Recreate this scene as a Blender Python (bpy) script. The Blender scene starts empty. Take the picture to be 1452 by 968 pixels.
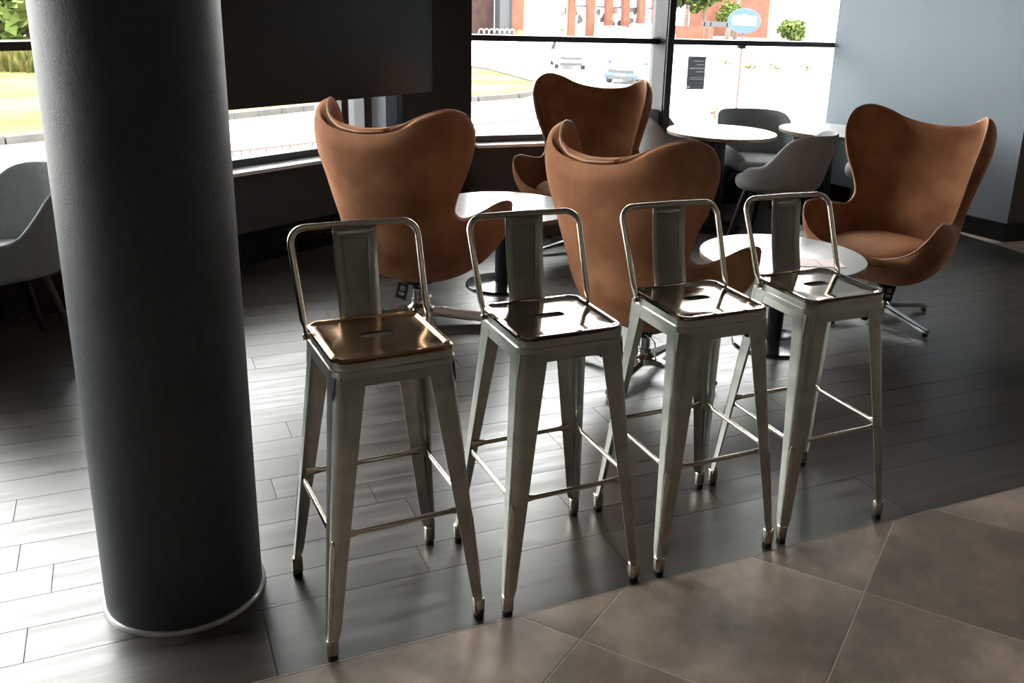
import bpy, bmesh, math, random
from mathutils import Vector, Matrix
random.seed(7)
PI = math.pi
C = bpy.context.scene.collection
sc = bpy.context.scene

# ---------------------------------------------------------------- camera
cd = bpy.data.cameras.new('camera'); cam = bpy.data.objects.new('camera', cd); C.objects.link(cam)
cp, sp = math.cos(math.radians(17.879)), math.sin(math.radians(17.879))
cr, sr = math.cos(math.radians(2.616)), math.sin(math.radians(2.616))
fw = Vector((0, cp, -sp)); up = Vector((0, sp, cp)); rt = Vector((1, 0, 0))
R2 = rt*cr + up*sr; U2 = up*cr - rt*sr
m = Matrix((R2, U2, -fw)).transposed().to_4x4(); m.translation = Vector((0, 0, 1.582))
cam.matrix_world = m
cd.sensor_width = 36; cd.lens = 1341.85/1452*36; cd.shift_x = -0.0759; cd.shift_y = -0.04163
cd.clip_start = .05; cd.clip_end = 600
sc.camera = cam

# ---------------------------------------------------------------- sky, sun, exposure
w = bpy.data.worlds.new('sky'); sc.world = w; w.use_nodes = True
wn = w.node_tree.nodes; wl = w.node_tree.links
bg = wn['Background']; bg.inputs['Color'].default_value = (1.0, .983, .955, 1); bg.inputs['Strength'].default_value = 12.0
sl = bpy.data.lights.new('sun', 'SUN'); so = bpy.data.objects.new('sun', sl); C.objects.link(so)
sl.energy = 10; sl.angle = math.radians(1.5); sl.color = (1, .95, .86)
so.rotation_euler = Vector((.35, .62, -.72)).to_track_quat('-Z', 'Y').to_euler()
vs = sc.view_settings
vs.view_transform = 'Standard'; vs.look = 'None'; vs.gamma = 1; vs.use_curve_mapping = False
vs.exposure = 0.58

# ---------------------------------------------------------------- materials
def mat(name, col, rough=.5, metal=0, noise=None, bump=None, spec=.5, sheen=0, emit=None, rvar=None, coat=0):
    m = bpy.data.materials.new(name); m.use_nodes = True
    n = m.node_tree.nodes; l = m.node_tree.links; b = n['Principled BSDF']
    b.inputs['Base Color'].default_value = (*col, 1); b.inputs['Roughness'].default_value = rough
    b.inputs['Metallic'].default_value = metal; b.inputs['Specular IOR Level'].default_value = spec
    if coat: b.inputs['Coat Weight'].default_value = coat; b.inputs['Coat Roughness'].default_value = .08
    if sheen:
        b.inputs['Sheen Weight'].default_value = sheen; b.inputs['Sheen Roughness'].default_value = .4
        b.inputs['Sheen Tint'].default_value = (min(1, col[0]*2.2), min(1, col[1]*2.2), min(1, col[2]*2.2), 1)
    if emit: b.inputs['Emission Color'].default_value = (*emit[:3], 1); b.inputs['Emission Strength'].default_value = emit[3]
    tc = n.new('ShaderNodeTexCoord')
    if noise:   # (scale, colour2, contrast lo, hi, stretch)
        mp = n.new('ShaderNodeMapping'); mp.inputs['Scale'].default_value = noise[4] if len(noise) > 4 else (1, 1, 1)
        nz = n.new('ShaderNodeTexNoise'); nz.inputs['Scale'].default_value = noise[0]; nz.inputs['Detail'].default_value = 6
        rp = n.new('ShaderNodeValToRGB'); rp.color_ramp.elements[0].position = noise[2]; rp.color_ramp.elements[1].position = noise[3]
        rp.color_ramp.elements[0].color = (*col, 1); rp.color_ramp.elements[1].color = (*noise[1], 1)
        l.new(tc.outputs['Object'], mp.inputs['Vector']); l.new(mp.outputs['Vector'], nz.inputs['Vector'])
        l.new(nz.outputs['Fac'], rp.inputs['Fac']); l.new(rp.outputs['Color'], b.inputs['Base Color'])
        if rvar:
            mr = n.new('ShaderNodeMapRange'); mr.inputs['To Min'].default_value = rvar[0]; mr.inputs['To Max'].default_value = rvar[1]
            l.new(nz.outputs['Fac'], mr.inputs['Value']); l.new(mr.outputs['Result'], b.inputs['Roughness'])
    if bump:    # (scale, strength)
        nz = n.new('ShaderNodeTexNoise'); nz.inputs['Scale'].default_value = bump[0]; nz.inputs['Detail'].default_value = 4
        bp = n.new('ShaderNodeBump'); bp.inputs['Strength'].default_value = bump[1]; bp.inputs['Distance'].default_value = .004
        l.new(tc.outputs['Object'], nz.inputs['Vector']); l.new(nz.outputs['Fac'], bp.inputs['Height']); l.new(bp.outputs['Normal'], b.inputs['Normal'])
    return m

def floor_mat(name, cols, ang, stretch, scale, rough, rnd=.35, spec=.5):
    m = bpy.data.materials.new(name); m.use_nodes = True
    n = m.node_tree.nodes; l = m.node_tree.links; b = n['Principled BSDF']
    g = n.new('ShaderNodeNewGeometry'); oi = n.new('ShaderNodeObjectInfo')
    rot = n.new('ShaderNodeVectorRotate'); rot.rotation_type = 'Z_AXIS'; rot.inputs['Angle'].default_value = -ang
    sca = n.new('ShaderNodeVectorMath'); sca.operation = 'MULTIPLY'; sca.inputs[1].default_value = stretch
    off = n.new('ShaderNodeVectorMath'); off.operation = 'ADD'
    rr = n.new('ShaderNodeMath'); rr.operation = 'MULTIPLY'; rr.inputs[1].default_value = 37
    l.new(g.outputs['Position'], rot.inputs['Vector']); l.new(rot.outputs['Vector'], sca.inputs[0])
    l.new(oi.outputs['Random'], rr.inputs[0]); l.new(sca.outputs['Vector'], off.inputs[0]); l.new(rr.outputs[0], off.inputs[1])
    nz = n.new('ShaderNodeTexNoise'); nz.inputs['Scale'].default_value = scale; nz.inputs['Detail'].default_value = 9; nz.inputs['Roughness'].default_value = .62
    l.new(off.outputs['Vector'], nz.inputs['Vector'])
    rp = n.new('ShaderNodeValToRGB')
    while len(rp.color_ramp.elements) < len(cols): rp.color_ramp.elements.new(.5)
    for e, (p, c) in zip(rp.color_ramp.elements, cols): e.position = p; e.color = (*c, 1)
    l.new(nz.outputs['Fac'], rp.inputs['Fac'])
    hs = n.new('ShaderNodeHueSaturation')
    v = n.new('ShaderNodeMapRange'); v.inputs['To Min'].default_value = 1-rnd; v.inputs['To Max'].default_value = 1+rnd
    l.new(oi.outputs['Random'], v.inputs['Value']); l.new(v.outputs['Result'], hs.inputs['Value'])
    l.new(rp.outputs['Color'], hs.inputs['Color']); l.new(hs.outputs['Color'], b.inputs['Base Color'])
    mr = n.new('ShaderNodeMapRange'); mr.inputs['To Min'].default_value = rough[0]; mr.inputs['To Max'].default_value = rough[1]
    mr.inputs['From Min'].default_value = .3; mr.inputs['From Max'].default_value = .7
    l.new(nz.outputs['Fac'], mr.inputs['Value']); l.new(mr.outputs['Result'], b.inputs['Roughness'])
    bp = n.new('ShaderNodeBump'); bp.inputs['Strength'].default_value = .25; bp.inputs['Distance'].default_value = .0015
    l.new(nz.outputs['Fac'], bp.inputs['Height']); l.new(bp.outputs['Normal'], b.inputs['Normal'])
    b.inputs['Specular IOR Level'].default_value = spec
    return m

PA = 2.032 - PI/2          # direction the planks run in
TA = -2.038 + PI           # one direction of the tile grid
M = {}
M['wood'] = floor_mat('dark_oak_plank', [(.25, (.018, .015, .013)), (.5, (.042, .035, .030)), (.78, (.088, .074, .063))], PA, (1.2, 14, 1), 1.7, (.27, .42), .22, 1.0)
M['tile'] = floor_mat('brown_stone_tile', [(.3, (.115, .094, .078)), (.5, (.25, .188, .150)), (.70, (.45, .335, .262))], TA, (1, 1, 1), 3.2, (.30, .48), .12)
M['grout'] = mat('pale_grout', (.55, .49, .41), .8, noise=(40, (.44, .39, .33), .3, .7))
M['joint'] = mat('dark_joint', (.012, .011, .010), .8)
M['charcoal'] = mat('charcoal_paint', (.030, .034, .040), .55, noise=(9, (.038, .043, .049), .3, .7), bump=(60, .05))
M['panel'] = mat('slate_panel', (.055, .062, .072), .55, noise=(9, (.065, .073, .084), .3, .7), bump=(60, .05))
M['grey_wall'] = mat('grey_wall_paint', (.32, .385, .44), .7, noise=(1.2, (.35, .41, .465), .3, .7, (1, 1, .6)), bump=(120, .08))
M['brown_wall'] = mat('brown_wall_paint', (.10, .085, .07), .7, noise=(3, (.12, .10, .085), .3, .7))
M['ceil'] = mat('ceiling_paint', (.10, .10, .10), .9)
M['column'] = mat('column_wrap', (.018, .021, .025), .52, noise=(70, (.026, .030, .034), .35, .65, (1, 1, .5)), bump=(220, .28), sheen=.5)
M['frame'] = mat('window_frame_black', (.012, .014, .020), .35, noise=(8, (.018, .02, .026), .3, .7))
M['mull'] = mat('window_post_grey', (.11, .125, .135), .5, noise=(6, (.13, .145, .155), .3, .7))
M['post_lit_side'] = mat('grey_post_lit_face', (.045, .05, .054), .6, noise=(6, (.055, .06, .064), .3, .7))  # lighter than the black post: window light on that face put into colour
M['sill'] = mat('white_sill', (.88, .89, .90), .4, noise=(6, (.78, .8, .83), .3, .7))
M['screen'] = mat('screen_black', (.006, .007, .009), .30, noise=(2, (.013, .015, .018), .3, .7))
M['bezel'] = mat('bezel_black', (.008, .008, .009), .4)
M['steel'] = mat('brushed_gunmetal', (.34, .345, .315), .30, 1, noise=(5, (.50, .50, .455), .3, .75, (1, 1, 3)), rvar=(.24, .42), bump=(90, .04))
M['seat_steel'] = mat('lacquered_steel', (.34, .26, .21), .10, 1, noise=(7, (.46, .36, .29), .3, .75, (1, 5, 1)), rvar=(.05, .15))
M['orange_brown_seat'] = mat('orange_brown_steel', (.55, .30, .14), .16, 1, noise=(5, (.62, .38, .20), .3, .75, (1, 5, 1)), rvar=(.10, .24))  # orange-brown base colour, used on the first stool's seat
M['bar_steel'] = mat('bright_bar_steel', (.56, .50, .40), .25, 1, noise=(9, (.5, .46, .4), .3, .75))
M['rubber'] = mat('black_rubber', (.012, .012, .012), .6, noise=(30, (.02, .02, .02), .3, .7))
M['suede'] = mat('brown_suede', (.20, .080, .036), .85, noise=(5.5, (.36, .165, .082), .32, .68), bump=(180, .25), sheen=.7, spec=.2)
M['rim_highlight'] = mat('suede_rim_highlight', (.42, .23, .14), .6, noise=(30, (.34, .17, .10), .3, .7))  # paler than the suede: light catching the rim, put into colour
M['cushion'] = mat('suede_cushion', (.22, .095, .046), .75, noise=(6, (.33, .155, .078), .32, .68), bump=(180, .2), sheen=.6, spec=.25)
M['chrome'] = mat('polished_aluminium', (.72, .72, .72), .14, 1, noise=(8, (.64, .64, .64), .3, .7))
M['dark_metal'] = mat('black_coat_and_slot_shade', (.014, .016, .02), .35, noise=(20, (.02, .022, .026), .3, .7))
M['base_disc'] = mat('satin_black_disc', (.03, .032, .036), .16, .6, noise=(6, (.04, .042, .046), .3, .7))
M['laminate'] = mat('pale_laminate', (.50, .50, .49), .26, noise=(20, (.54, .54, .53), .3, .7), spec=.6)
M['edge'] = mat('table_edge_oak', (.30, .22, .16), .5, noise=(30, (.24, .17, .12), .3, .7, (1, 1, 8)))
M['grey_fab'] = mat('grey_fabric', (.27, .285, .295), .85, noise=(60, (.32, .335, .34), .3, .7), bump=(350, .3), sheen=.25, spec=.2)
M['pale_fab'] = mat('pale_grey_fabric', (.42, .43, .43), .85, noise=(60, (.48, .49, .49), .3, .7), bump=(350, .3), sheen=.2, spec=.2)
M['black_wood'] = mat('black_stained_wood', (.012, .013, .016), .45, noise=(20, (.02, .021, .025), .3, .7, (1, 1, .1)))
M['tag'] = mat('black_card', (.02, .02, .022), .5)
M['white'] = mat('white_print', (.75, .75, .75), .6)
M['wrap'] = mat('clear_packing_film', (.78, .62, .55), .22, .0, noise=(35, (.85, .80, .76), .3, .7), bump=(90, 1.0), spec=.8)
M['paper'] = mat('pink_white_paper', (.80, .62, .58), .55, noise=(7, (.86, .74, .70), .3, .7))
M['ring'] = mat('pale_metal_ring', (.55, .55, .54), .35, .8, noise=(25, (.42, .42, .41), .3, .7))
def granite():
    m = mat('black_sparkle_skirting', (.008, .009, .011), .18); n = m.node_tree.nodes; l = m.node_tree.links
    g = n.new('ShaderNodeNewGeometry'); vo = n.new('ShaderNodeTexVoronoi'); vo.inputs['Scale'].default_value = 42
    rp = n.new('ShaderNodeValToRGB'); rp.color_ramp.elements[0].position = .05; rp.color_ramp.elements[0].color = (.22, .23, .25, 1)
    rp.color_ramp.elements[1].position = .15; rp.color_ramp.elements[1].color = (.008, .009, .011, 1)
    l.new(g.outputs['Position'], vo.inputs['Vector']); l.new(vo.outputs['Distance'], rp.inputs['Fac'])
    l.new(rp.outputs['Color'], n['Principled BSDF'].inputs['Base Color']); return m
M['granite'] = granite()
def glass():
    m = bpy.data.materials.new('window_glass'); m.use_nodes = True; n = m.node_tree.nodes; l = m.node_tree.links
    n.remove(n['Principled BSDF']); o = n['Material Output']
    t = n.new('ShaderNodeBsdfTransparent'); t.inputs['Color'].default_value = (.95, .97, .97, 1)
    g = n.new('ShaderNodeBsdfGlossy'); g.inputs['Roughness'].default_value = .01
    f = n.new('ShaderNodeFresnel'); f.inputs['IOR'].default_value = 1.35; mx = n.new('ShaderNodeMixShader')
    l.new(f.outputs[0], mx.inputs[0]); l.new(t.outputs[0], mx.inputs[1]); l.new(g.outputs[0], mx.inputs[2]); l.new(mx.outputs[0], o.inputs[0])
    return m
M['glass'] = glass()
# outdoors
M['asphalt'] = mat('pale_asphalt', (.42, .42, .42), .8, noise=(.6, (.52, .51, .50), .3, .7))
M['pave'] = mat('pale_paving', (.50, .48, .45), .8, noise=(.5, (.58, .56, .53), .3, .7))
M['grass'] = mat('dry_grass', (.048, .051, .013), .9, noise=(.35, (.095, .088, .042), .35, .65), bump=(5, .6), spec=.05)
M['tuft'] = mat('straw_tufts', (.085, .072, .025), .9, noise=(2, (.035, .045, .012), .35, .65), spec=.05)
M['kerb'] = mat('concrete_kerb', (.042, .040, .038), .85, noise=(2, (.06, .058, .054), .3, .7), spec=.05)
M['brick'] = mat('red_brick', (.085, .034, .024), .85, noise=(1.5, (.10, .046, .032), .3, .7), spec=.05)
M['dbrick'] = mat('dark_brick', (.020, .012, .011), .85, noise=(1.5, (.03, .019, .016), .3, .7), spec=.05)
M['cream'] = mat('cream_render', (.16, .13, .065), .85, noise=(1, (.18, .15, .08), .3, .7))
M['leaf'] = mat('green_leaves', (.028, .045, .010), .8, noise=(1.2, (.065, .078, .022), .35, .65), spec=.05)
M['dleaf'] = mat('dark_leaves', (.011, .019, .007), .8, noise=(1.2, (.04, .048, .018), .35, .65), spec=.05)
M['bark'] = mat('bark', (.06, .04, .03), .9, noise=(4, (.10, .07, .055), .35, .65))
M['car_white'] = mat('white_car_paint', (.60, .62, .62), .25, coat=.6)
M['car_blue'] = mat('blue_car_paint', (.004, .018, .055), .35, coat=.2)
M['car_beige'] = mat('beige_car_paint', (.035, .033, .028), .3, coat=.5)
M['car_glass'] = mat('dark_car_glass', (.02, .025, .03), .1)
M['tyre'] = mat('tyre_rubber', (.02, .02, .02), .7)
M['blue_sign'] = mat('blue_sign_face', (.012, .034, .072), .5)
M['white_paint'] = mat('white_rail_paint', (.62, .62, .60), .5)
M['green_paint'] = mat('green_rail_paint', (.012, .028, .022), .5)
M['dark_rail'] = mat('rusty_rail_paint', (.035, .02, .015), .6)
M['yellow'] = mat('yellow_plastic', (.10, .095, .01), .6)
M['dgrey'] = mat('dark_grey_cladding', (.014, .015, .018), .6)
M['lavender'] = mat('pale_lavender_board', (.14, .14, .17), .7, noise=(3, (.16, .16, .19), .3, .7))
def translucent(name, tr):
    m = bpy.data.materials.new(name); m.use_nodes = True; n = m.node_tree.nodes; l = m.node_tree.links; n.remove(n['Principled BSDF'])
    d = n.new('ShaderNodeBsdfDiffuse'); d.inputs[0].default_value = (.06, .065, .075, 1); t = n.new('ShaderNodeBsdfTranslucent'); t.inputs[0].default_value = tr
    a = n.new('ShaderNodeAddShader'); l.new(d.outputs[0], a.inputs[0]); l.new(t.outputs[0], a.inputs[1]); l.new(a.outputs[0], n['Material Output'].inputs[0]); return m
M['fill_glow'] = mat('fill_diffuser', (.8, .8, .8), .5, emit=(1, .86, .70, 2.5))  # glow of the added, unseen fill panels
def mosaic():
    m = mat('poster_mosaic', (.6, .6, .6), .6); n = m.node_tree.nodes; l = m.node_tree.links
    g = n.new('ShaderNodeNewGeometry'); vo = n.new('ShaderNodeTexVoronoi'); vo.inputs['Scale'].default_value = 1.7
    hs = n.new('ShaderNodeHueSaturation'); hs.inputs['Saturation'].default_value = .75
    rp = n.new('ShaderNodeValToRGB'); rp.color_ramp.interpolation = 'CONSTANT'
    e = rp.color_ramp.elements; e[0].color = (.62, .62, .60, 1); e[1].position = .5; e[1].color = (.012, .012, .012, 1)
    e2 = e.new(.60); e2.color = (.09, .03, .028, 1); e3 = e.new(.68); e3.color = (.02, .045, .035, 1); e4 = e.new(.76); e4.color = (.6, .55, .5, 1)
    l.new(g.outputs['Position'], vo.inputs['Vector']); sp_ = n.new('ShaderNodeSeparateColor'); l.new(vo.outputs['Color'], sp_.inputs[0])
    l.new(sp_.outputs[0], rp.inputs['Fac']); l.new(rp.outputs['Color'], n['Principled BSDF'].inputs['Base Color']); return m
M['mosaic'] = mosaic()

M['poster'] = translucent('backlit_poster_card', (.012, .0125, .0145, 1)); M['poster_print'] = translucent('backlit_white_print', (.06, .06, .06, 1))

# ---------------------------------------------------------------- helpers
def obj(name, bm, m, parent=None, smooth=False, mods=(), label=None, ang=None):
    me = bpy.data.meshes.new(name)
    bmesh.ops.recalc_face_normals(bm, faces=bm.faces[:])
    bm.to_mesh(me); bm.free()
    if smooth: me.polygons.foreach_set('use_smooth', [True]*len(me.polygons))
    me.materials.append(M[m] if isinstance(m, str) else m)
    o = bpy.data.objects.new(name, me); C.objects.link(o)
    if smooth and ang:
        me.set_sharp_from_angle(angle=math.radians(ang))
    for k, a in mods:
        md = o.modifiers.new(k.lower(), k)
        for x, y in a.items(): setattr(md, x, y)
    if parent is not None: o.parent = parent
    if label: o['label'] = label
    return o
def tag(o, label, cat, group=None, kind=None):
    if label: o['label'] = label
    if cat: o['category'] = cat
    if group: o['group'] = group
    if kind: o['kind'] = kind
    return o
def thing(name, label, cat, loc=(0, 0, 0), rz=0, group=None, s=1):
    o = bpy.data.objects.new(name, None); C.objects.link(o); o.empty_display_size = .1
    o.location = loc; o.rotation_euler = (0, 0, rz); o.scale = (s, s, s)
    return tag(o, label, cat, group)
def struct(o):
    o['kind'] = 'structure'; return o
def copy_tree(o, parent=None):
    c = o.copy(); C.objects.link(c)
    if parent is not None: c.parent = parent
    for ch in list(o.children): copy_tree(ch, c)
    return c
def dup(root, loc, rz, label, group=None):
    c = copy_tree(root); c.location = (loc[0], loc[1], 0); c.rotation_euler = (0, 0, rz); c['label'] = label
    if group: c['group'] = group
    return c
def B(): return bmesh.new()
def box(bm, x0, y0, z0, x1, y1, z1, M4=None):
    vs = [bm.verts.new((x, y, z)) for z in (z0, z1) for x, y in ((x0, y0), (x1, y0), (x1, y1), (x0, y1))]
    for f in ((3, 2, 1, 0), (4, 5, 6, 7), (0, 1, 5, 4), (1, 2, 6, 5), (2, 3, 7, 6), (3, 0, 4, 7)): bm.faces.new([vs[i] for i in f])
    if M4 is not None: bmesh.ops.transform(bm, matrix=M4, verts=vs)
    return vs
def loft(bm, rings, cap=True, closed=True):
    R = [[bm.verts.new(p) for p in r] for r in rings]; n = len(R[0])
    for a, b in zip(R, R[1:]):
        for i in range(n if closed else n-1):
            j = (i+1) % n; bm.faces.new((a[i], a[j], b[j], b[i]))
    if cap: bm.faces.new(R[0][::-1]); bm.faces.new(R[-1])
    return R
def lathe(bm, prof, n=32, cx=0, cy=0):
    rings = [[(cx+max(r, 1e-4)*math.cos(2*PI*i/n), cy+max(r, 1e-4)*math.sin(2*PI*i/n), z) for i in range(n)] for r, z in prof]
    return loft(bm, rings)
def tube(bm, pts, r, n=10, flat=None, cap=True):
    pts = [Vector(p) for p in pts]; rings = []; rs = r if isinstance(r, (list, tuple)) else [r]*len(pts)
    t0 = (pts[1]-pts[0]).normalized(); a = t0.orthogonal().normalized()
    if flat is not None: a = Vector(flat); a = (a-t0*a.dot(t0)).normalized()
    for i, p in enumerate(pts):
        t = (pts[min(i+1, len(pts)-1)]-pts[max(i-1, 0)]).normalized()
        a = (a-t*a.dot(t)).normalized(); b = t.cross(a)
        ra, rb = rs[i] if isinstance(rs[i], tuple) else (rs[i], rs[i])
        rings.append([p+a*ra*math.cos(2*PI*k/n)+b*rb*math.sin(2*PI*k/n) for k in range(n)])
    return loft(bm, rings, cap)
def rsq(h, r, z, n=6, hy=None):
    hy = hy or h; P = []
    for q, (sx, sy) in enumerate(((1, 1), (-1, 1), (-1, -1), (1, -1))):
        for k in range(n+1):
            a = q*PI/2+k*PI/2/n; P.append(((h-r)*sx+r*math.cos(a), (hy-r)*sy+r*math.sin(a), z))
    return P
def cr1(tab, t):
    # Catmull-Rom through rows (t, v...)
    n = len(tab); i = 0
    while i < n-2 and t > tab[i+1][0]: i += 1
    p0 = tab[max(i-1, 0)]; p1 = tab[i]; p2 = tab[i+1]; p3 = tab[min(i+2, n-1)]
    u = (t-p1[0])/(p2[0]-p1[0]); u = min(max(u, 0), 1); out = []
    for k in range(1, len(p1)):
        m1 = (p2[k]-p0[k])/max(p2[0]-p0[0], 1e-6)*(p2[0]-p1[0]); m2 = (p3[k]-p1[k])/max(p3[0]-p1[0], 1e-6)*(p2[0]-p1[0])
        out.append((2*u**3-3*u*u+1)*p1[k]+(u**3-2*u*u+u)*m1+(-2*u**3+3*u*u)*p2[k]+(u**3-u*u)*m2)
    return out
def poly_prism(bm, poly, z0, z1):
    a = [bm.verts.new((x, y, z0)) for x, y in poly]; b = [bm.verts.new((x, y, z1)) for x, y in poly]
    n = len(poly); bm.faces.new(a[::-1]); bm.faces.new(b)
    for i in range(n): bm.faces.new((a[i], a[(i+1) % n], b[(i+1) % n], b[i]))
def clip(poly, p, nrm):
    # keep the side where (q-p).nrm >= 0
    out = []
    for i in range(len(poly)):
        a, b = poly[i], poly[(i+1) % len(poly)]
        da = (a[0]-p[0])*nrm[0]+(a[1]-p[1])*nrm[1]; db = (b[0]-p[0])*nrm[0]+(b[1]-p[1])*nrm[1]
        if da >= 0: out.append(a)
        if (da >= 0) != (db >= 0):
            t = da/(da-db); out.append((a[0]+(b[0]-a[0])*t, a[1]+(b[1]-a[1])*t))
    return out
def area(p): return abs(sum(p[i][0]*p[(i+1) % len(p)][1]-p[(i+1) % len(p)][0]*p[i][1] for i in range(len(p))))/2 if len(p) > 2 else 0

# ---------------------------------------------------------------- room plan
P1a, P1b = Vector((-5.6, -.56)), Vector((-1.24, 6.455))        # left window wall
P2a, P2b = Vector((-.85, 6.56)), Vector((1.95, 8.05))          # far window wall
P3 = Vector((2.974, 6.688))                                    # free corner of the grey wall
P4 = P3+Vector((math.cos(PA), math.sin(PA)))*5.0
room = [tuple(P1a), tuple(P1b), (-1.1, 6.62), tuple(P2a), tuple(P2b), tuple(P3), tuple(P4), (8.6, -3.5), (-5.6, -3.5)]
bm = B(); poly_prism(bm, [(-6, -4), (9, -4), (9, 9.6), (2.1, 9.0), (-1.2, 6.9), (-6, -.4)], -.25, -.012)
floor = struct(obj('floor', bm, 'joint'))
bm = B(); poly_prism(bm, [(-6, -4), (9, -4), (9, 9.6), (1.95, 8.5), (-1.45, 6.9), (-6, -.6)], 2.9, 3.1)
struct(obj('ceiling', bm, 'ceil'))

# wood area boundary lines (plank coordinates u along planks, v across)
ex = (math.cos(PA), math.sin(PA)); ey = (-math.sin(PA), math.cos(PA))
def uv(u, v): return (ex[0]*u+ey[0]*v, ex[1]*u+ey[1]*v)
def UV(p): return (p[0]*ex[0]+p[1]*ex[1], p[0]*ey[0]+p[1]*ey[1])
vb = .5*(UV((-.691, 1.868))[1]+UV((1.552, 2.978))[1])
TR = (2.90, 6.60); ub = UV(TR)[0]-.02
PW, PL = .1417, 1.0
# beyond the planks and tiles: the same surfaces as plain slabs
V1 = 2.258+.1417*28
def inside(poly):
    q = poly
    d1 = (P1b-P1a).normalized(); q = clip(q, tuple(P1a), (d1.y, -d1.x))
    d2 = (P2b-P2a).normalized(); q = clip(q, tuple(P2a), (d2.y, -d2.x))
    d3 = (P3-P2b).normalized(); q = clip(q, tuple(P2b), (d3.y, -d3.x)) if area(q) > 1e-4 else q
    return q
def sub(poly, name, m, parent, z0=-.012, z1=0.0, bev=0):
    if area(poly) < 4e-4: return
    bm = B(); poly_prism(bm, poly, z0, z1)
    return obj(name, bm, m, parent)
g = .0011
cnt = 0
known = {3.108: -.42-.0, 2.825: -.39, 2.400: -.355, 2.683: .70, 2.2583: .17}
rows = []
v = vb
k0 = 0
# first row is cut by the boundary with the tiles
r_edges = [vb+.004] + [2.258+PW*i for i in range(0, 31) if 2.258+PW*i > vb+.02]
for i, (va, vc) in enumerate(zip(r_edges, r_edges[1:])):
    off = {0: .15, 1: .67-1.03, 2: .22, 3: .714, 4: .61, 5: .25, 6: .58, 7: .12}.get(i, random.random())
    off = [-.80, -.345, .17, .70, -.39, .32, -.42, .12][i] if i < 8 else random.random()
    umax = ub-.006
    k = -8
    while True:
        a = off+k*PL; b = a+PL; k += 1
        if a > umax: break
        a2, b2 = a+g, min(b-g, umax)
        if b2-a2 < .02: continue
        # keep to what the frame shows
        c = uv((a2+b2)/2, (va+vc)/2)
        if not (-.62*c[1]-1.0 < c[0] < .52*c[1]+1.1): continue
        q = inside([uv(a2, va+g), uv(b2, va+g), uv(b2, vc-g), uv(a2, vc-g)])
        if area(q) > 4e-4: sub(q, 'plank', 'wood', floor); cnt += 1
vend = r_edges[-1]
# wood slabs (too far or outside the frame) around the planks
far = inside([uv(-6, vend+g), uv(ub-.006, vend+g), uv(ub-.006, vend+6), uv(-6, vend+6)])
o = sub(far, 'far_planking', 'wood', floor)
bm = B(); poly_prism(bm, inside([uv(-6, vb+.004), uv(ub-.006, vb+.004), uv(ub-.006, vend), uv(-6, vend)]), -.0125, -.0035)
o = obj('plank_bed', bm, 'joint', floor)
# boundary trims
bm = B(); poly_prism(bm, [uv(-5, vb-.002), uv(ub, vb-.002), uv(ub, vb+.004), uv(-5, vb+.004)], -.012, .0004)
poly_prism(bm, inside([uv(ub-.004, vb), uv(ub+.006, vb), uv(ub+.006, vb+6), uv(ub-.004, vb+6)]), -.012, .0015)
obj('floor_trim', bm, 'edge', floor)
# tiles
tx = (math.cos(TA), math.sin(TA)); ty = (-math.sin(TA), math.cos(TA))
def tuv(a, b): return (tx[0]*a+ty[0]*b, tx[1]*a+ty[1]*b)
# measured joints: td coord = -( .. ) since TA is turned by pi
gx, gy = 1.837, -.285
bmg = B()
poly_prism(bmg, clip([(-6, -3.9), (8.9, -3.9), (8.9, 9.2), (-6, 9.2)], uv(0, vb-.002), (-ey[0], -ey[1])), -.0125, -.0008)
q = clip(clip([(-6, -3.9), (8.9, -3.9), (8.9, 9.2), (-6, 9.2)], uv(0, vb-.002), ey), uv(ub+.006, 0), ex)
poly_prism(bmg, q, -.0125, -.0008)
obj('grout_bed', bmg, 'grout', floor)
T = .597
for i in range(-20, 22):
    for j in range(-22, 22):
        a, b = gx+T*i, gy+T*j; gg = .0026
        sq = [tuv(a+gg, b+gg), tuv(a+T-gg, b+gg), tuv(a+T-gg, b+T-gg), tuv(a+gg, b+T-gg)]
        cx, cy = tuv(a+T/2, b+T/2)
        near = cy > .6 and -1.7 < cx < .62*cy+1.6
        if not near and not (cy > -3.3 and -5 < cx < 7): continue
        lo = clip(sq, uv(0, vb-.003), (-ey[0], -ey[1]))
        if area(lo) > 1e-3:
            if near: sub(lo, 'tile', 'tile', floor)
        hi = clip(clip(sq, uv(0, vb-.003), ey), uv(ub+.007, 0), ex)
        if area(hi) > 1e-3:
            hi = inside(hi)
            d = clip(hi, tuple(P3), (ey[0]*-1, ey[1]*-1)) if cx > P3.x-.4 else hi
            if area(d) > 1e-3 and cx < 6.5: sub(d, 'tile', 'tile', floor)
# plain tiled floor behind the camera
bm = B(); poly_prism(bm, [(-5.9, -3.9), (8.9, -3.9), (8.9, .25), (-5.9, .25)], -.0125, -.0008); obj('rear_tiling', bm, 'tile', floor)

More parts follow.
